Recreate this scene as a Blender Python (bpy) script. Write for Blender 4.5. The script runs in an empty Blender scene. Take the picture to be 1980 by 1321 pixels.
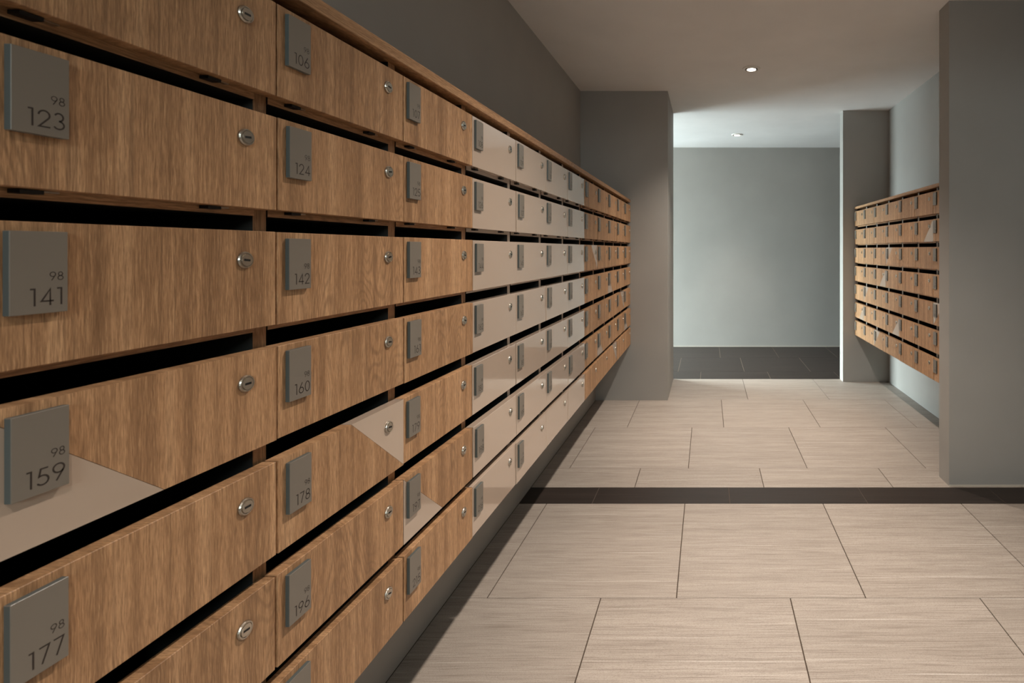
import bpy, bmesh, math, random
from mathutils import Vector

sc = bpy.context.scene
COL = sc.collection
rnd = random.Random(7)

# ------------------------------------------------------------------ camera
F_PX, VPX, VPY, CAM_H = 1000.0, 1368.0, 483.0, 1.103
cam = bpy.data.cameras.new('camera')
cam.sensor_fit = 'HORIZONTAL'
cam.sensor_width = 36.0
cam.lens = F_PX / 1980.0 * 36.0
cam.shift_x = (990.0 - VPX) / 1980.0
cam.shift_y = (VPY - 660.5) / 1980.0
cam.clip_start = 0.02
cam.dof.use_dof = True
cam.dof.focus_distance = 1.2
cam.dof.aperture_fstop = 11.0
cam_ob = bpy.data.objects.new('camera', cam)
cam_ob.location = (0, 0, CAM_H)
cam_ob.rotation_euler = (math.radians(90), 0, 0)
COL.objects.link(cam_ob)
sc.camera = cam_ob

# ------------------------------------------------------------------ world, exposure
SKY_STRENGTH = 116.0
world = bpy.data.worlds.new('overcast_sky')
sc.world = world
world.use_nodes = True
bg = world.node_tree.nodes['Background']
bg.inputs['Strength'].default_value = SKY_STRENGTH
# overcast sky above the horizon, dull ground below it
_wt = world.node_tree
_tc = _wt.nodes.new('ShaderNodeTexCoord')
_sep = _wt.nodes.new('ShaderNodeSeparateXYZ')
_ramp = _wt.nodes.new('ShaderNodeValToRGB')
_els = _ramp.color_ramp.elements
_els[0].position, _els[0].color = 0.485, (0.18, 0.215, 0.22, 1)
_els[1].position, _els[1].color = 0.515, (0.42, 0.50, 0.51, 1)
_e = _els.new(0.98); _e.color = (0.84, 0.99, 1.0, 1)
_half = _wt.nodes.new('ShaderNodeMath'); _half.operation = 'MULTIPLY_ADD'
_half.inputs[1].default_value = 0.5; _half.inputs[2].default_value = 0.5
_wt.links.new(_tc.outputs['Generated'], _sep.inputs[0])
_wt.links.new(_sep.outputs['Z'], _half.inputs[0])
_wt.links.new(_half.outputs[0], _ramp.inputs['Fac'])
_wt.links.new(_ramp.outputs['Color'], bg.inputs['Color'])

sc.view_settings.view_transform = 'Standard'
sc.view_settings.look = 'None'
sc.view_settings.gamma = 1.0
sc.view_settings.use_curve_mapping = False
sc.view_settings.exposure = 0.0
sc.cycles.caustics_reflective = False
sc.cycles.caustics_refractive = False

LAMP_COLOR = (1.0, 0.89, 0.78)
LAMP_W = 138.0
LAMP_ANGLE = 114.0
LAMP_CORE_W = 92.0           # hotter middle of the reflector's beam
LAMP_CORE_ANGLE = 62.0

# ------------------------------------------------------------------ room dimensions (metres; X right, Y away from the camera, Z up)
CEIL = 2.265
X_WALL_L = -0.93        # upper wall behind the long bank
X_PLINTH = -0.82        # wall under the long bank
X_WALL_R = 1.51
Y_PIL = 3.786           # front of the grey pillar on the left
Y_COR = 4.41            # start of the cross corridor
Y_BACK = 5.88
X_COR_L, X_COR_R = -2.85, 5.0
X_BACK_END, Y_LOBBY = -1.35, 6.62   # the far wall stops here; beyond it a glazed lobby opens to the left
Y_REAR = -2.6


def portal(name, loc, rot, sx, sy):
    li = bpy.data.lights.new(name, 'AREA')
    li.shape = 'RECTANGLE'
    li.size, li.size_y = sx, sy
    li.cycles.is_portal = True
    o = bpy.data.objects.new(name, li)
    o.location, o.rotation_euler = loc, rot
    COL.objects.link(o)
    return o


WIN1 = (4.50, 6.50, 0.03, 1.86)     # y0, y1, z0, z1 in the corridor's left end wall
WIN2 = (-0.10, 1.10, 1.78, 2.08)    # x0, x1, z0, z1 in the wall behind the camera
portal('daylight_corridor', (X_COR_L - 0.10, (WIN1[0] + WIN1[1]) / 2, (WIN1[2] + WIN1[3]) / 2),
       (0, math.radians(-90), 0), WIN1[3] - WIN1[2], WIN1[1] - WIN1[0])
portal('daylight_rear', ((WIN2[0] + WIN2[1]) / 2, Y_REAR - 0.10, (WIN2[2] + WIN2[3]) / 2),
       (math.radians(90), 0, 0), WIN2[1] - WIN2[0], WIN2[3] - WIN2[2])


# ------------------------------------------------------------------ materials
def srgb(r, g, b):
    f = lambda c: (c / 255 / 12.92) if c / 255 <= 0.04045 else ((c / 255 + 0.055) / 1.055) ** 2.4
    return (f(r), f(g), f(b), 1)


class NT:
    def __init__(self, name):
        self.m = bpy.data.materials.new(name)
        self.m.use_nodes = True
        self.t = self.m.node_tree
        self.bsdf = self.t.nodes['Principled BSDF']

    def n(self, kind, **kw):
        nd = self.t.nodes.new(kind)
        for k, v in kw.items():
            setattr(nd, k, v)
        return nd

    def l(self, a, b):
        self.t.links.new(a, b)

    def noise(self, vec, scale, detail=4.0, rough=0.55, dist=0.0):
        nd = self.n('ShaderNodeTexNoise')
        nd.inputs['Scale'].default_value = scale
        nd.inputs['Detail'].default_value = detail
        nd.inputs['Roughness'].default_value = rough
        nd.inputs['Distortion'].default_value = dist
        self.l(vec, nd.inputs['Vector'])
        return nd.outputs['Fac']

    def mapping(self, vec, scale):
        nd = self.n('ShaderNodeMapping')
        nd.inputs['Scale'].default_value = scale
        self.l(vec, nd.inputs['Vector'])
        return nd.outputs['Vector']

    def ramp(self, fac, stops, interp='LINEAR'):
        nd = self.n('ShaderNodeValToRGB')
        nd.color_ramp.interpolation = interp
        els = nd.color_ramp.elements
        while len(els) < len(stops):
            els.new(0.5)
        for e, (p, c) in zip(els, stops):
            e.position = p
            e.color = c if len(c) == 4 else (*c, 1)
        self.l(fac, nd.inputs['Fac'])
        return nd.outputs['Color']

    def math(self, op, a, b=None):
        nd = self.n('ShaderNodeMath', operation=op)
        for i, v in enumerate((a, b)):
            if v is None:
                continue
            if isinstance(v, (int, float)):
                nd.inputs[i].default_value = v
            else:
                self.l(v, nd.inputs[i])
        return nd.outputs[0]

    def mix(self, fac, a, b, mode='MIX'):
        nd = self.n('ShaderNodeMix', data_type='RGBA', blend_type=mode)
        for sock, v in ((nd.inputs[0], fac), (nd.inputs[6], a), (nd.inputs[7], b)):
            if isinstance(v, (int, float)):
                sock.default_value = v
            elif isinstance(v, tuple):
                sock.default_value = v
            else:
                self.l(v, sock)
        return nd.outputs[2]

    def bump(self, h, strength, dist=0.001):
        nd = self.n('ShaderNodeBump')
        nd.inputs['Strength'].default_value = strength
        nd.inputs['Distance'].default_value = dist
        self.l(h, nd.inputs['Height'])
        self.l(nd.outputs['Normal'], self.bsdf.inputs['Normal'])

    def varied_coords(self, amount=(17.0, 9.0, 31.0)):
        tc = self.n('ShaderNodeTexCoord').outputs['Object']
        oi = self.n('ShaderNodeObjectInfo').outputs['Random']
        mul = self.n('ShaderNodeVectorMath', operation='SCALE')
        mul.inputs[0].default_value = amount
        self.l(oi, mul.inputs['Scale'])
        add = self.n('ShaderNodeVectorMath', operation='ADD')
        self.l(tc, add.inputs[0])
        self.l(mul.outputs[0], add.inputs[1])
        return add.outputs[0], oi


def plain(name, color, rough=0.5, metal=0.0, spec=0.5):
    k = NT(name)
    k.bsdf.inputs['Base Color'].default_value = color
    k.bsdf.inputs['Roughness'].default_value = rough
    k.bsdf.inputs['Metallic'].default_value = metal
    k.bsdf.inputs['Specular IOR Level'].default_value = spec
    return k.m


def wood(name, axis):
    """oak laminate, grain along the given local axis"""
    k = NT(name)
    v, rnd_out = k.varied_coords()
    if axis == 'X':       # grain along local x: swap x and z
        sep = k.n('ShaderNodeSeparateXYZ'); k.l(v, sep.inputs[0])
        cmb = k.n('ShaderNodeCombineXYZ')
        k.l(sep.outputs[2], cmb.inputs[0]); k.l(sep.outputs[1], cmb.inputs[1]); k.l(sep.outputs[0], cmb.inputs[2])
        v = cmb.outputs[0]
    broad = k.noise(k.mapping(v, (48, 6, 0.8)), 1.0, 3.0, 0.6)
    figure = k.noise(k.mapping(v, (13, 5, 3.0)), 1.0, 1.5, 0.45)
    rings = k.math('SINE', k.math('MULTIPLY', figure, 200.0))
    rings = k.math('MULTIPLY_ADD', rings, 0.5)
    rings.node.inputs[2].default_value = 0.5
    where = k.ramp(k.noise(k.mapping(v, (7, 3, 2.0)), 1.0, 1.0), [(0.50, (0, 0, 0)), (0.62, (1, 1, 1))])
    wob = k.noise(k.mapping(v, (60, 60, 60)), 1.0, 2.0)
    vv = k.n('ShaderNodeVectorMath', operation='ADD'); k.l(v, vv.inputs[0])
    cw = k.n('ShaderNodeCombineXYZ'); k.l(k.math('MULTIPLY', wob, 0.0016), cw.inputs[0]); k.l(cw.outputs[0], vv.inputs[1])
    vv = vv.outputs[0]
    fibre = k.noise(k.mapping(vv, (720, 90, 36)), 1.0, 3.0, 0.65)
    fine = k.noise(k.mapping(vv, (1100, 200, 70)), 1.0, 2.0, 0.6)
    streak = k.noise(k.mapping(v, (170, 20, 2.0)), 1.0, 3.0, 0.6)
    base = k.ramp(broad, [(0.30, srgb(140, 105, 74)), (0.50, srgb(172, 132, 95)), (0.70, srgb(192, 152, 113))])
    base = k.mix(k.math('MULTIPLY', k.ramp(fibre, [(0.34, (1, 1, 1)), (0.54, (0, 0, 0))]), 0.55), base, srgb(108, 78, 52))
    base = k.mix(k.math('MULTIPLY', k.ramp(fibre, [(0.55, (0, 0, 0)), (0.72, (1, 1, 1))]), 0.45), base, srgb(216, 176, 131))
    base = k.mix(k.math('MULTIPLY', k.ramp(streak, [(0.28, (1, 1, 1)), (0.42, (0, 0, 0))]), 0.50), base, srgb(106, 80, 57))
    base = k.mix(k.math('MULTIPLY', k.math('MULTIPLY', k.ramp(rings, [(0.0, (1, 1, 1)), (0.5, (0, 0, 0))]), where), 0.42), base, srgb(112, 84, 60))
    base = k.mix(k.math('MULTIPLY', k.ramp(fine, [(0.36, (1, 1, 1)), (0.50, (0, 0, 0))]), 0.40), base, srgb(104, 75, 50))
    tone = k.ramp(rnd_out, [(0.0, (1.08, 1.08, 1.10)), (1.0, (1.26, 1.26, 1.29))])
    base = k.mix(1.0, base, tone, 'MULTIPLY')
    k.l(base, k.bsdf.inputs['Base Color'])
    k.bsdf.inputs['Roughness'].default_value = 0.48
    k.bsdf.inputs['Specular IOR Level'].default_value = 0.35
    k.bump(fibre, 0.25, 0.0006)
    return k.m


def stone(name, dark, light, line, pale, rough, amount):
    """porcelain tile with veins running along local x"""
    k = NT(name)
    v, rnd_out = k.varied_coords((13.0, 29.0, 5.0))
    warp = k.noise(k.mapping(v, (2.5, 6.0, 3)), 1.0, 2.0)
    sep = k.n('ShaderNodeSeparateXYZ'); k.l(v, sep.inputs[0])
    cmb = k.n('ShaderNodeCombineXYZ')
    k.l(sep.outputs[0], cmb.inputs[0]); k.l(sep.outputs[2], cmb.inputs[2])
    k.l(k.math('ADD', sep.outputs[1], k.math('MULTIPLY', warp, 0.014)), cmb.inputs[1])
    w = cmb.outputs[0]
    broad = k.noise(k.mapping(w, (0.9, 22, 1)), 1.0, 4.0, 0.6)
    vein = k.noise(k.mapping(w, (6.0, 330, 1)), 1.0, 4.0, 0.7)
    hair = k.noise(k.mapping(w, (1.5, 190, 1)), 1.0, 2.0, 0.5)
    grit = k.noise(k.mapping(v, (260, 700, 1)), 1.0, 3.0, 0.7)
    c = k.ramp(broad, [(0.30, dark), (0.70, light)])
    c = k.mix(k.math('MULTIPLY', k.ramp(vein, [(0.34, (1, 1, 1)), (0.54, (0, 0, 0))]), amount), c, line)
    c = k.mix(k.math('MULTIPLY', k.ramp(hair, [(0.66, (0, 0, 0)), (0.72, (1, 1, 1))]), amount * 1.2), c, pale)
    c = k.mix(k.math('MULTIPLY', k.ramp(hair, [(0.27, (1, 1, 1)), (0.32, (0, 0, 0))]), amount * 1.0), c, line)
    c = k.mix(k.math('MULTIPLY', k.ramp(grit, [(0.34, (1, 1, 1)), (0.50, (0, 0, 0))]), amount * 0.9), c, line)
    tone = k.ramp(rnd_out, [(0.0, (0.95, 0.95, 0.95)), (1.0, (1.04, 1.04, 1.04))])
    c = k.mix(1.0, c, tone, 'MULTIPLY')
    k.l(c, k.bsdf.inputs['Base Color'])
    k.bsdf.inputs['Roughness'].default_value = rough
    k.bsdf.inputs['Specular IOR Level'].default_value = 0.35
    k.bump(grit, 0.12, 0.0006)
    return k.m


def paint(name, color, rough=0.75):
    k = NT(name)
    tc = k.n('ShaderNodeTexCoord').outputs['Object']
    n1 = k.noise(tc, 2.2, 3.0)
    c = k.ramp(n1, [(0.3, tuple(x * 0.96 for x in color[:3])), (0.7, tuple(x * 1.04 for x in color[:3]))])
    k.l(c, k.bsdf.inputs['Base Color'])
    k.bsdf.inputs['Roughness'].default_value = rough
    k.bsdf.inputs['Specular IOR Level'].default_value = 0.25
    k.bump(k.noise(tc, 160.0, 3.0), 0.06, 0.001)
    return k.m


M_WALL = paint('grey_paint', srgb(162, 159, 154))
M_CEIL = paint('white_paint', srgb(232, 230, 229))
M_CAULK = plain('pale_caulk', srgb(190, 182, 170), 0.7)
M_TILE = stone('beige_porcelain', srgb(163, 152, 142), srgb(180, 169, 159), srgb(118, 106, 96), srgb(208, 200, 192), 0.48, 0.62)
M_DARKTILE = stone('charcoal_porcelain', srgb(40, 32, 28), srgb(54, 45, 40), srgb(31, 25, 22), srgb(74, 64, 57), 0.5, 0.55)
M_GROUT = plain('brown_grout', srgb(70, 57, 46), 0.9)
M_GROUT_L = plain('pale_grout', srgb(150, 136, 120), 0.9)
M_GROUT_S = plain('grey_brown_grout', srgb(92, 80, 70), 0.9)
M_WOOD = wood('oak_upright', 'Z')
M_WOODH = wood('oak_lengthwise', 'X')
M_WHITE = plain('white_gloss_laminate', srgb(192, 171, 153), 0.08, 0.0, 0.5)
_p = M_WHITE.node_tree.nodes['Principled BSDF']
_p.inputs['Specular IOR Level'].default_value = 0.8
_p.inputs['Coat Weight'].default_value = 0.7
_p.inputs['Coat Roughness'].default_value = 0.03
M_WHITE_EDGE = plain('white_board', srgb(196, 184, 173), 0.5)
M_INNER = plain('dark_inner_board', srgb(48, 47, 44), 0.7)
M_PLATE = plain('grey_acrylic', srgb(124, 116, 106), 0.35)
M_PLATE_EDGE = plain('slate_acrylic_edge', srgb(84, 92, 92), 0.35)
M_INK = plain('dark_brown_ink', srgb(50, 40, 35), 0.6)
M_GREY_EDGE = plain('grey_edge_band', srgb(150, 146, 137), 0.5)
M_CHROME = plain('nickel', srgb(190, 182, 170), 0.32, 1.0)
M_BLACK = plain('black_slot', srgb(12, 11, 10), 0.6)
M_TRIM = plain('white_lamp_trim', srgb(225, 220, 214), 0.4)
M_STEEL = plain('dark_window_frame', srgb(70, 70, 68), 0.4, 0.6)


def emissive(name, color, strength):
    k = NT(name)
    k.bsdf.inputs['Base Color'].default_value = (1, 1, 1, 1)
    k.bsdf.inputs['Emission Color'].default_value = (*color, 1)
    k.bsdf.inputs['Emission Strength'].default_value = strength
    return k.m


M_LENS = emissive('lit_lamp_lens', (1.0, 0.86, 0.70), 14.0)


def glass():
    k = NT('clear_glass')
    t = k.n('ShaderNodeBsdfTransparent')
    g = k.n('ShaderNodeBsdfGlossy')
    g.inputs['Roughness'].default_value = 0.02
    mx = k.n('ShaderNodeMixShader')
    mx.inputs[0].default_value = 0.06
    k.l(t.outputs[0], mx.inputs[1]); k.l(g.outputs[0], mx.inputs[2])
    k.l(mx.outputs[0], k.t.nodes['Material Output'].inputs['Surface'])
    return k.m


M_GLASS = glass()


# ------------------------------------------------------------------ mesh helpers
def mesh_of(name, verts, faces, mats, smooth=False, mat_idx=None):
    me = bpy.data.meshes.new(name)
    me.from_pydata(verts, [], faces)
    for m in (mats if isinstance(mats, (list, tuple)) else [mats]):
        me.materials.append(m)
    if mat_idx:
        for p, i in zip(me.polygons, mat_idx):
            p.material_index = i
    if smooth:
        for p in me.polygons:
            p.use_smooth = True
    me.update()
    return me


def box_mesh(name, x0, x1, y0, y1, z0, z1, mats, bevel=0.0, front=None):
    """box; front=(axis, sign) faces that way get slot 0 and all others slot 1"""
    bm = bmesh.new()
    vs = [bm.verts.new(p) for p in ((x0, y0, z0), (x1, y0, z0), (x1, y1, z0), (x0, y1, z0),
                                    (x0, y0, z1), (x1, y0, z1), (x1, y1, z1), (x0, y1, z1))]
    for f in ((0, 3, 2, 1), (4, 5, 6, 7), (0, 1, 5, 4), (1, 2, 6, 5), (2, 3, 7, 6), (3, 0, 4, 7)):
        bm.faces.new([vs[i] for i in f])
    bm.normal_update()
    if front is not None:
        for f in bm.faces:
            f.material_index = 0 if f.normal[front[0]] * front[1] > 0.9 else 1
    if bevel:
        bmesh.ops.bevel(bm, geom=list(bm.edges), offset=bevel, segments=1, affect='EDGES', profile=0.5)
    me = bpy.data.meshes.new(name)
    bm.to_mesh(me)
    bm.free()
    for m in (mats if isinstance(mats, (list, tuple)) else [mats]):
        me.materials.append(m)
    return me


def prism_mesh(name, pts, y0, y1, mat):
    """polygon in local x-z extruded along y"""
    n = len(pts)
    verts = [(x, y0, z) for x, z in pts] + [(x, y1, z) for x, z in pts]
    faces = [tuple(range(n)), tuple(range(2 * n - 1, n - 1, -1))]
    for i in range(n):
        j = (i + 1) % n
        faces.append((i, i + n, j + n, j))
    me = mesh_of(name, verts, faces, mat)
    bm = bmesh.new(); bm.from_mesh(me)
    bmesh.ops.recalc_face_normals(bm, faces=list(bm.faces))
    bm.to_mesh(me); bm.free()
    return me


def lathe_mesh(name, prof, mat, seg=32, axis='Z'):
    """profile of (r, h) turned round an axis"""
    verts, faces = [], []
    for r, h in prof:
        for i in range(seg):
            a = 2 * math.pi * i / seg
            c, s = r * math.cos(a), r * math.sin(a)
            verts.append((c, s, h) if axis == 'Z' else (c, h, s))
    for k in range(len(prof) - 1):
        for i in range(seg):
            j = (i + 1) % seg
            faces.append((k * seg + i, k * seg + j, (k + 1) * seg + j, (k + 1) * seg + i))
    me = mesh_of(name, verts, faces, mat)
    bm = bmesh.new(); bm.from_mesh(me)
    bmesh.ops.remove_doubles(bm, verts=bm.verts, dist=1e-6)
    bmesh.ops.recalc_face_normals(bm, faces=list(bm.faces))
    bm.to_mesh(me); bm.free()
    return me


def obj(name, me, parent=None, loc=(0, 0, 0), rot=(0, 0, 0), **props):
    o = bpy.data.objects.new(name, me)
    COL.objects.link(o)
    o.parent = parent
    o.location, o.rotation_euler = loc, rot
    for k, v in props.items():
        o[k] = v
    return o


def struct(name, me, label, parent=None):
    return obj(name, me, parent, kind='structure', label=label, category='wall' if name.startswith('wall') else name.split('_')[0])


def wall_box(name, x0, x1, y0, y1, z0, z1, label, mat=None):
    return struct(name, box_mesh(name, x0, x1, y0, y1, z0, z1, mat or M_WALL), label)


# ------------------------------------------------------------------ shell
T = 0.12
struct('ceiling', box_mesh('ceiling', X_COR_L - T, X_COR_R + T, Y_REAR - T, Y_LOBBY + T, CEIL, CEIL + 0.1, M_CEIL),
       'flat white painted ceiling over the whole lobby')
wall_box('wall_left', X_WALL_L - T, X_WALL_L, Y_REAR, Y_PIL, 0, CEIL, 'dark grey wall behind the long bank of mailboxes on the left')
wall_box('wall_left_plinth', X_WALL_L, X_PLINTH, Y_REAR, Y_PIL, 0, 0.405, 'grey recessed plinth wall under the long left mailboxes')
wall_box('wall_left_pillar', X_COR_L - T, -0.291, Y_PIL, Y_COR, 0, CEIL, 'grey square pillar at the far end of the long left mailboxes')
wall_box('wall_right', X_WALL_R, X_WALL_R + T, Y_REAR, 4.314, 0, CEIL, 'grey alcove wall behind the right mailboxes')
wall_box('wall_right_partition', 1.127, X_WALL_R, 2.412, 2.516, 0, CEIL, 'grey partition wall at the right edge, in front of the right mailboxes')
wall_box('wall_right_pillar', 1.130, X_COR_R + T, 4.314, 4.414, 0, CEIL, 'narrow grey wall end at the far side of the right mailboxes')
wall_box('wall_back', X_BACK_END, X_COR_R + T, Y_BACK, Y_BACK + T, 0, CEIL, 'plain grey corridor wall at the far end, brighter at its left')
wall_box('wall_lobby_back', X_COR_L - T, X_BACK_END + T, Y_LOBBY, Y_LOBBY + T, 0, CEIL, 'grey far wall of the glazed lobby left of the corridor')
wall_box('wall_lobby_side', X_BACK_END, X_BACK_END + T, Y_BACK + T, Y_LOBBY, 0, CEIL, 'grey side wall of the glazed lobby behind the far corridor wall')
wall_box('wall_corridor_right', X_COR_R, X_COR_R + T, 4.414, Y_BACK, 0, CEIL, 'grey end wall of the corridor on the right')


def wall_with_opening(name, axis, at, a0, a1, o, label, out):
    """wall slab with one rectangular opening o=(a0,a1,z0,z1); axis 'X' means the wall runs along y at x=at"""
    lo, hi = min(at, at + out * T), max(at, at + out * T)
    bm = bmesh.new()
    for p0, p1, z0, z1 in ((a0, o[0], 0, CEIL), (o[1], a1, 0, CEIL), (o[0], o[1], 0, o[2]), (o[0], o[1], o[3], CEIL)):
        if p1 - p0 < 1e-4 or z1 - z0 < 1e-4:
            continue
        b = (lo, hi, p0, p1) if axis == 'X' else (p0, p1, lo, hi)
        t = box_mesh('t', *b, z0, z1, M_WALL)
        bm.from_mesh(t)
        bpy.data.meshes.remove(t)
    me = bpy.data.meshes.new(name); bm.to_mesh(me); bm.free()
    me.materials.append(M_WALL)
    return struct(name, me, label)


wall_with_opening('wall_corridor_left', 'X', X_COR_L, Y_COR, Y_LOBBY, WIN1, 'grey end wall of the corridor on the left, with a glazed opening', -1)
wall_with_opening('wall_rear', 'Y', Y_REAR, X_WALL_L - T, X_WALL_R + T, WIN2, 'grey wall at the near end of the lobby, with a window', -1)


def window(name, axis, at, o, label, mullions):
    root = obj(name, None, kind='structure', label=label, category='window')
    d0, d1 = at - 0.04, at + 0.04
    def bar(p0, p1, z0, z1, nm='window_frame', a=d0, b=d1, mat=M_STEEL):
        bx = (a, b, p0, p1) if axis == 'X' else (p0, p1, a, b)
        obj(nm, box_mesh(nm, *bx, z0, z1, mat), root)
    w = 0.045
    bar(o[0], o[0] + w, o[2], o[3]); bar(o[1] - w, o[1], o[2], o[3])
    bar(o[0] + w, o[1] - w, o[2], o[2] + w); bar(o[0] + w, o[1] - w, o[3] - w, o[3])
    for i in range(mullions):
        c = o[0] + (o[1] - o[0]) * (i + 1) / (mullions + 1)
        bar(c - w / 2, c + w / 2, o[2] + w, o[3] - w)
    xs = [o[0] + w] + [o[0] + (o[1] - o[0]) * (i + 1) / (mullions + 1) for i in range(mullions)] + [o[1] - w]
    for p0, p1 in zip(xs[:-1], xs[1:]):
        bar(p0, p1, o[2] + w, o[3] - w, 'pane', at - 0.003, at + 0.003, M_GLASS)


window('window_1', 'X', X_COR_L - 0.06, WIN1, 'tall daylit glazing of the lobby at the left end of the corridor', 2)
window('window_2', 'Y', Y_REAR - 0.06, WIN2, 'daylit window in the near end wall of the lobby', 2)

# thin caulk line at the foot of some walls
struct('baseboard_back', box_mesh('baseboard_back', X_BACK_END, X_COR_R, Y_BACK - 0.004, Y_BACK, 0, 0.008, M_CAULK),
       'thin pale caulk line at the foot of the far corridor wall')
struct('baseboard_right', box_mesh('baseboard_right', 1.127, X_WALL_R, 2.408, 2.412, 0, 0.006, M_CAULK),
       'thin pale caulk line at the foot of the right partition')

# ------------------------------------------------------------------ floor: a bed of grout and single tiles
floor = struct('floor', box_mesh('floor', X_COR_L - T, X_COR_R + T, Y_REAR - T, Y_LOBBY + T, -0.10, -0.0025, M_GROUT),
               'porcelain tiled floor, pale beige with dark bands')
Y_STRIPE0, Y_STRIPE1 = 2.2465, 2.400
LOBBY_ROWS = []
for y0, y1, off in ((5.88, 6.48, 0.333), (6.48, Y_LOBBY, 0.131)):
    LOBBY_ROWS.append((y0, y1, off))
obj('grout', box_mesh('grout', X_COR_L, X_COR_R, Y_COR, Y_LOBBY, -0.0025, -0.0012, M_GROUT_L), floor)
obj('grout', box_mesh('grout', X_PLINTH, X_WALL_R, Y_STRIPE0, Y_STRIPE1, -0.0025, -0.0012, M_GROUT_S), floor)
tile_cache = {}


def tile_row(y0, y1, offset, x0, x1, mat, gx=0.0032, gy=0.0016, name='tile'):
    k = math.floor((x0 - offset) / 0.6)
    x = offset + k * 0.6
    while x < x1 - 1e-4:
        a, b = max(x, x0), min(x + 0.6, x1)
        if b - a > 0.01:
            lx, ly = b - a - gx, y1 - y0 - gy
            key = (round(lx, 4), round(ly, 4), mat.name)
            if key not in tile_cache:
                tile_cache[key] = box_mesh(name, -lx / 2, lx / 2, -ly / 2, ly / 2, -0.009, 0.0, mat, 0.0008)
            obj(name, tile_cache[key], floor, ((a + b) / 2, (y0 + y1) / 2, 0))
        x += 0.6


LIGHT_ROWS = [(1.638, 2.2465, -0.0984), (1.038, 1.638, 0.262), (0.438, 1.038, -0.0984), (-0.162, 0.438, 0.262),
              (-0.762, -0.162, -0.0984), (-1.362, -0.762, 0.262), (-1.962, -1.362, -0.0984), (-2.6, -1.962, 0.262),
              (2.400, 2.610, 0.262), (2.610, 3.211, -0.0965), (3.211, 3.806, 0.101), (3.806, 4.41, 0.2985)]
for y0, y1, off in LIGHT_ROWS:
    tile_row(y0, y1, off, X_PLINTH, X_WALL_R, M_TILE)
tile_row(Y_STRIPE0, Y_STRIPE1, 0.098, X_PLINTH, X_WALL_R, M_DARKTILE, 0.002, 0.001, 'dark_tile')
for y0, y1, off in ((4.41, 4.684, -0.06), (4.684, 5.283, 0.333), (5.283, Y_BACK, 0.131)):
    tile_row(y0, y1, off, X_COR_L, 3.2, M_DARKTILE, 0.0026, 0.001, 'dark_tile')

for y0, y1, off in LOBBY_ROWS:
    tile_row(y0, y1, off, X_COR_L, X_BACK_END, M_DARKTILE, 0.0026, 0.001, 'dark_tile')

# ------------------------------------------------------------------ recessed downlights
RING = lathe_mesh('trim_ring', [(0.040, 0.0), (0.041, -0.007), (0.047, -0.008), (0.055, -0.005), (0.057, 0.0)], M_TRIM, 40)
BARREL = lathe_mesh('lamp_barrel', [(0.0295, -0.001), (0.0305, -0.006), (0.0290, -0.0085), (0.0283, -0.0080)], M_TRIM, 40)
LENS = lathe_mesh('lens', [(0.0, -0.0115), (0.015, -0.0105), (0.0284, -0.0078)], M_LENS, 32)
WELL = lathe_mesh('well', [(0.040, -0.001), (0.026, -0.001)], M_INNER, 32)


def downlight(x, y, label, watts, angle=LAMP_ANGLE, core=LAMP_CORE_W, group='recessed ceiling downlights'):
    r = obj('downlight', None, None, (x, y, CEIL), label=label, category='downlight', group=group)
    obj('trim_ring', RING, r)
    obj('well', WELL, r)
    obj('lamp_barrel', BARREL, r)
    obj('lens', LENS, r, label='glowing round lamp face')
    for nm, e, a in (('downlight_glow', watts, angle), ('downlight_core', core, LAMP_CORE_ANGLE)):
        li = bpy.data.lights.new(nm, 'SPOT')
        li.energy = e
        li.color = LAMP_COLOR
        li.spot_size = math.radians(a)
        li.spot_blend = 1.0
        li.shadow_soft_size = 0.022
        lo = bpy.data.objects.new(nm, li)
        COL.objects.link(lo)
        lo.parent = r
        lo.location = (0, 0, -0.030)
    return r


downlight(0.282, 3.316, 'round lit downlight in the ceiling nearer the camera, above the beige floor', LAMP_W * 0.84, LAMP_ANGLE, LAMP_CORE_W * 1.25)
downlight(0.298, 5.220, 'round lit downlight farther off, in the ceiling just before the far corridor wall', LAMP_W * 0.3, 74.0, LAMP_CORE_W * 0.5)
downlight(0.270, 1.410, 'round lit downlight overhead, above the nearest floor tiles', LAMP_W)
downlight(0.270, -0.490, 'round lit downlight overhead behind the camera', LAMP_W * 0.6, LAMP_ANGLE, LAMP_CORE_W * 0.6)

# ------------------------------------------------------------------ lettering for the number plates
def arc(cx, cz, rx, rz, a0, a1, n=14):
    return [(cx + rx * math.cos(math.radians(a0 + (a1 - a0) * i / n)), cz + rz * math.sin(math.radians(a0 + (a1 - a0) * i / n))) for i in range(n + 1)]


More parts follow.
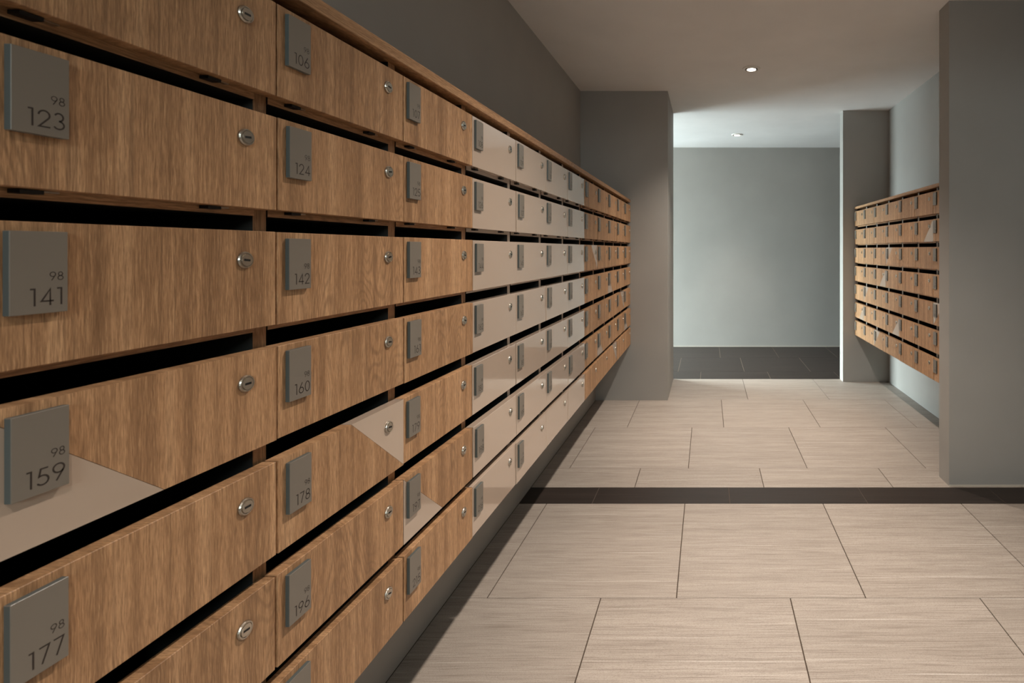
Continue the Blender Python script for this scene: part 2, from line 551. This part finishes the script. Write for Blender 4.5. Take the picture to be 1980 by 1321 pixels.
DIGITS = {
    '0': (0.60, [arc(0.30, 0.5, 0.26, 0.455, 0, 360, 24)]),
    '1': (0.34, [[(0.02, 0.955), (0.22, 0.955), (0.22, 0.0)]]),
    '2': (0.58, [arc(0.28, 0.70, 0.245, 0.255, 180, -38) + [(0.06, 0.045), (0.56, 0.045)]]),
    '3': (0.56, [arc(0.26, 0.73, 0.20, 0.225, 155, -90), arc(0.26, 0.275, 0.24, 0.23, 90, -155)]),
    '4': (0.64, [[(0.46, 0.0), (0.46, 0.93), (0.07, 0.25), (0.62, 0.25)]]),
    '5': (0.58, [[(0.52, 0.955), (0.19, 0.955), (0.11, 0.53)] + arc(0.27, 0.31, 0.265, 0.265, 122, -150)]),
    '6': (0.62, [arc(0.31, 0.30, 0.255, 0.255, 0, 360, 22), [(0.10, 0.44), (0.42, 1.0)]]),
    '7': (0.54, [[(0.02, 0.955), (0.48, 0.955), (0.16, 0.0)]]),
    '8': (0.58, [arc(0.29, 0.735, 0.19, 0.22, 0, 360, 20), arc(0.29, 0.28, 0.24, 0.235, 0, 360, 22)]),
    '9': (0.62, [arc(0.31, 0.70, 0.255, 0.255, 0, 360, 22), [(0.52, 0.56), (0.20, 0.0)]]),
}


def stroke(verts, faces, pts, w, y):
    closed = math.dist(pts[0], pts[-1]) < 1e-4
    if closed:
        pts = pts[:-1]
    n = len(pts)
    base = len(verts)
    for i, (px, pz) in enumerate(pts):
        a = pts[(i - 1) % n] if (closed or i > 0) else None
        b = pts[(i + 1) % n] if (closed or i < n - 1) else None
        dirs = []
        if a:
            d = Vector((px - a[0], pz - a[1])); dirs.append(d.normalized())
        if b:
            d = Vector((b[0] - px, b[1] - pz)); dirs.append(d.normalized())
        t = sum(dirs, Vector((0, 0)))
        t = t.normalized() if t.length > 1e-6 else dirs[0]
        nx, nz = -t.y, t.x
        s = 1.0
        if len(dirs) == 2:
            c = max(0.45, t.dot(dirs[0]))
            s = 1.0 / c
        h = w / 2 * s
        verts.append((px + nx * h, y, pz + nz * h))
        verts.append((px - nx * h, y, pz - nz * h))
    for i in range(n if closed else n - 1):
        j = (i + 1) % n
        faces.append((base + 2 * i, base + 2 * i + 1, base + 2 * j + 1, base + 2 * j))


def text_mesh(lines, y):
    """lines: (string, height, baseline z, right edge x)"""
    verts, faces = [], []
    for s, h, z0, xr in lines:
        gap = 0.11
        total = sum(DIGITS[c][0] for c in s) + gap * (len(s) - 1)
        x = xr - total * h
        for c in s:
            wd, strokes = DIGITS[c]
            for st in strokes:
                stroke(verts, faces, [(x + px * h, z0 + pz * h) for px, pz in st], 0.088 * h, y)
            x += (wd + gap) * h
    me = mesh_of('lettering', verts, faces, M_INK)
    bm = bmesh.new(); bm.from_mesh(me)
    for f in bm.faces:
        f.normal_update()
        if f.normal.y > 0:
            f.normal_flip()
    bm.to_mesh(me); bm.free()
    return me


# ------------------------------------------------------------------ mailboxes
DOOR_H, DOOR_T = 0.1215, 0.018
PLATE_W, PLATE_H, PLATE_T = 0.038, 0.069, 0.006
LOCK_FLANGE = lathe_mesh('lock', [(0.0, 0.0), (0.0102, 0.0), (0.0102, -0.0014), (0.0094, -0.0030), (0.0082, -0.0030),
                                  (0.0078, -0.0020), (0.0074, -0.0020), (0.0070, -0.0036), (0.0, -0.0036)], M_CHROME, 28, 'Y')
for p in LOCK_FLANGE.polygons:
    p.use_smooth = False
KEYHOLE = box_mesh('keyhole', -0.0042, 0.0042, -0.00385, -0.0034, -0.0013, 0.0013, M_BLACK)
PLATE = box_mesh('number_plate', 0, PLATE_W, -PLATE_T, -0.0002, 0, PLATE_H, [M_PLATE, M_PLATE_EDGE], 0.0004, (1, -1))
HINGE = box_mesh('hinge', -0.008, 0.008, 0.010, 0.0204, -0.0040, -0.0006, M_BLACK)
HINGE_LEAF = box_mesh('hinge_leaf', 0.010, 0.022, 0.014, 0.0204, -0.0018, -0.0005, M_CHROME)

_cache = {}


def cached(key, fn):
    if key not in _cache:
        _cache[key] = fn()
    return _cache[key]


def wedge_points(kind, w, h, g):
    """white corner of a door and the wooden remainder, as x-z polygons"""
    a, b, m = g, w - g, w * 0.5
    e = 0.0006
    if kind == 'top_right':
        return [(m, h), (b, h), (b, 0.001)], [(a, 0), (b, 0), (b, 0.001 - e), (m - e, h), (a, h)]
    if kind == 'bottom_left':
        return [(a, h - 0.001), (a, 0), (m, 0)], [(a, h), (a, h - 0.001 + e), (m + e, 0), (b, 0), (b, h)]
    if kind == 'bottom_right':
        return [(b, h - 0.001), (b, 0), (m, 0)], [(b, h), (b, h - 0.001 + e), (m - e, 0), (a, 0), (a, h)]
    if kind == 'top_left':
        return [(m, h), (a, h), (a, 0.001)], [(b, 0), (a, 0), (a, 0.001 - e), (m + e, h), (b, h)]


def mailbox(loc, rotz, w, depth, white, wedge, number, plate_dx, label, group, lip, hinges):
    r = obj('mailbox', None, None, loc, (0, 0, rotz), label=label, category='mailbox', group=group)
    jy = rnd.uniform(-0.0012, 0.0012)
    jz = rnd.uniform(-0.0005, 0.0005)
    g = 0.0014
    mat = M_WHITE if white else M_WOOD
    if wedge:
        wp, rp = wedge_points(wedge, w, DOOR_H, g)
        d = obj('door', cached(('rem', wedge, w), lambda: prism_mesh('door', rp, 0, DOOR_T, M_WOOD)), r, (0, jy, jz))
        obj('white_corner', cached(('wedge', wedge, w), lambda: prism_mesh('white_corner', wp, 0.0001, DOOR_T - 0.0005, M_WHITE)), d,
            label='glossy white triangular corner of the wooden door')
    else:
        d = obj('door', cached(('door', white, w), lambda: box_mesh('door', g, w - g, 0, DOOR_T, 0, DOOR_H, mat, 0.0006)), r, (0, jy, jz))
    sz = (-0.008, 0.008) if lip else (0.0, 0.016)
    edge = M_WHITE_EDGE if white else M_WOODH
    obj('shelf', cached(('shelf', white, w, lip, depth), lambda: box_mesh('shelf', 0.0102, w - 0.0102, 0.0205, depth, sz[0], sz[1],
                                                                          [edge, M_INNER], 0, (1, -1))), r)
    k = obj('lock', LOCK_FLANGE, r, (w - 0.047, jy, DOOR_H - 0.036 + jz), label='round nickel cam lock')
    obj('keyhole', KEYHOLE, k, (0, 0, 0), (0, rnd.choice((0.0, 0.12, -0.1, 0.3, -0.2)), 0))
    if number is not None:
        p = obj('number_plate', PLATE, r, (plate_dx, jy, DOOR_H - 0.008 - PLATE_H + jz), label='dark grey raised number plate')
        obj('lettering', cached(('txt', number), lambda: text_mesh(
            [('98', 0.0074, 0.0275, 0.0348), (str(number), 0.0148, 0.0066, 0.0350)], -PLATE_T - 0.00012)), p)
    if hinges:
        for hx in (0.045, w - 0.0745):
            h = obj('hinge', HINGE, r, (hx, 0, jz))
            obj('hinge_leaf', HINGE_LEAF, h)
    return r


ORD = ['first', 'second', 'third', 'fourth', 'fifth', 'sixth', 'seventh']
ROWNAME = ['top row', 'second row', 'third row', 'fourth row', 'fifth row', 'sixth row', 'bottom row']

# ---- long bank on the left
LB_X, LB_Y0, LB_W = -0.564, 0.677, 0.2825       # Y0 is the left edge of the column numbered 106
ROW_TOP_L = [1.426 - 0.15 * r for r in range(6)] + [0.5325]
LB_DEPTH = 0.360
WHITE_COLS = (108, 109, 110, 111)
WEDGE_L = {(3, 105): 'bottom_left', (4, 106): 'top_right', (5, 107): 'bottom_left', (2, 112): 'top_right', (3, 114): 'bottom_left',
           (4, 115): 'top_right', (5, 113): 'bottom_left', (5, 116): 'bottom_left', (6, 114): 'top_right'}
GROUP_L = 'numbered mailboxes in the long bank on the left'
FIRST_COL, LAST_COL = 105, 116
for col in range(FIRST_COL, LAST_COL + 1):
    y = LB_Y0 + (col - 106) * LB_W
    for row in range(7):
        number = col + 18 * row
        white = col in WHITE_COLS
        wedge = WEDGE_L.get((row, col))
        has_plate = not (row == 6 and col >= 110)
        if col <= 107:
            where = {105: 'nearest column at the left edge', 106: 'second column from the left edge', 107: 'column left of the white doors'}[col]
            look = f'wooden mailbox numbered {number}, {ROWNAME[row]}, {where}'
            if wedge:
                look += ', white corner'
        elif white:
            if has_plate:
                look = f'glossy white mailbox numbered {number}, {ROWNAME[row]}, {ORD[col - 108]} white column'
            else:
                look = f'glossy white mailbox with a lock but no number plate, bottom row, {ORD[col - 108]} white column'
        else:
            n_from = LAST_COL - col
            place = 'against the grey pillar' if n_from == 0 else f'{ORD[n_from]} from the grey pillar'
            if has_plate:
                look = f'small far wooden mailbox numbered {number}, {ROWNAME[row]} on the left, {place}'
            else:
                look = f'far wooden mailbox without number plate, bottom row on the left, {place}'
        mailbox((LB_X, y, ROW_TOP_L[row] - DOOR_H), math.pi / 2, LB_W, LB_DEPTH, white, wedge, number if has_plate else None,
                {105: 0.019, 106: 0.013}.get(col, 0.010), look, GROUP_L, row < 6, row < 2)

Y_L0, Y_L1 = LB_Y0 - LB_W, Y_PIL - 0.001
CAB_TOP, CAB_BOT = 1.448, 0.411


def cabinet(name, label, loc, rotz, bounds, widths_white, depth, z0, z1, wood_edge=None):
    """upright dividers between the boxes and the back board; local x runs along the bank"""
    r = obj(name, None, None, loc, (0, 0, rotz), label=label, category='cabinet')
    for i, b in enumerate(bounds):
        wh = widths_white[i]
        a0, a1 = b - 0.010, b + 0.010
        if i == 0:
            a0, a1 = b, b + 0.0101
        if i == len(bounds) - 1:
            a0, a1 = b - 0.0101, b
        key = ('div', wh, round(a1 - a0, 4), depth, z0)
        me = cached(key, lambda: box_mesh('divider', 0, a1 - a0, 0.0225, depth, z0, z1, [M_WHITE_EDGE if wh else (wood_edge or M_WOOD), M_INNER], 0, (1, -1)))
        obj('divider', me, r, (a0, 0, 0))
    obj('back_board', box_mesh('back_board', bounds[0], bounds[-1], depth + 0.0003, depth + 0.004, z0, z1, M_INNER), r)
    return r


bounds = [(c - FIRST_COL) * LB_W for c in range(FIRST_COL, LAST_COL + 2)]
bounds[-1] = Y_L1 - Y_L0
cabinet('mailbox_cabinet', 'long wooden carcass behind the left mailbox doors, dividers showing in the slots', (LB_X, Y_L0, 0), math.pi / 2,
        bounds, [c in (109, 110, 111) for c in range(FIRST_COL, LAST_COL + 2)], LB_DEPTH, CAB_BOT, CAB_TOP)
tb = obj('top_board', box_mesh('top_board', 0, Y_L1 - Y_L0 + 0.0, 0.0, 0.364, 0, 0.020, M_WOODH, 0.001), None, (LB_X, Y_L0, CAB_TOP + 0.0003), (0, 0, math.pi / 2),
         label='long oak board capping the left mailboxes', category='board')

# ---- bank in the alcove on the right
RB_X, RB_Y0, RB_W = 1.227, 4.312, 0.25
ROW_TOP_R = [1.4195 - 0.1505 * r for r in range(7)]
RB_DEPTH = 0.276
WEDGE_R = {(1, 5): 'bottom_right', (2, 3): 'top_left', (3, 2): 'bottom_right', (4, 1): 'top_left', (4, 6): 'top_left',
           (5, 0): 'bottom_right', (5, 3): 'bottom_right', (6, 2): 'top_left'}
GROUP_R = 'pale wooden mailboxes in the alcove on the right'
for j in range(7):
    y = RB_Y0 - j * RB_W
    for row in range(7):
        wedge = WEDGE_R.get((row, j))
        place = 'at the far end' if j == 0 else ('half hidden by the partition' if j == 6 else f'{ORD[j]} from the far end')
        look = f'pale wooden mailbox in the right alcove, {ROWNAME[row]}, {place}'
        if wedge:
            look += ', white corner'
        mailbox((RB_X, y, ROW_TOP_R[row] - DOOR_H), -math.pi / 2, RB_W, RB_DEPTH, False, wedge, 1 + 14 * row + j, 0.010, look, GROUP_R, row < 6, False)
RB_LEN = 7 * RB_W
zb, zt = ROW_TOP_R[6] - DOOR_H + 0.002, 1.4395
cabinet('mailbox_cabinet', 'wooden carcass behind the right alcove mailbox doors, dividers showing in the slots', (RB_X, RB_Y0, 0), -math.pi / 2,
        [i * RB_W for i in range(8)], [False] * 8, RB_DEPTH, zb, zt, M_GREY_EDGE)
obj('top_board', box_mesh('top_board', 0, RB_LEN, 0.0, 0.280, 0, 0.019, M_WOODH, 0.001), None, (RB_X, RB_Y0, zt + 0.0003), (0, 0, -math.pi / 2),
    label='oak board capping the right alcove mailboxes', category='board')
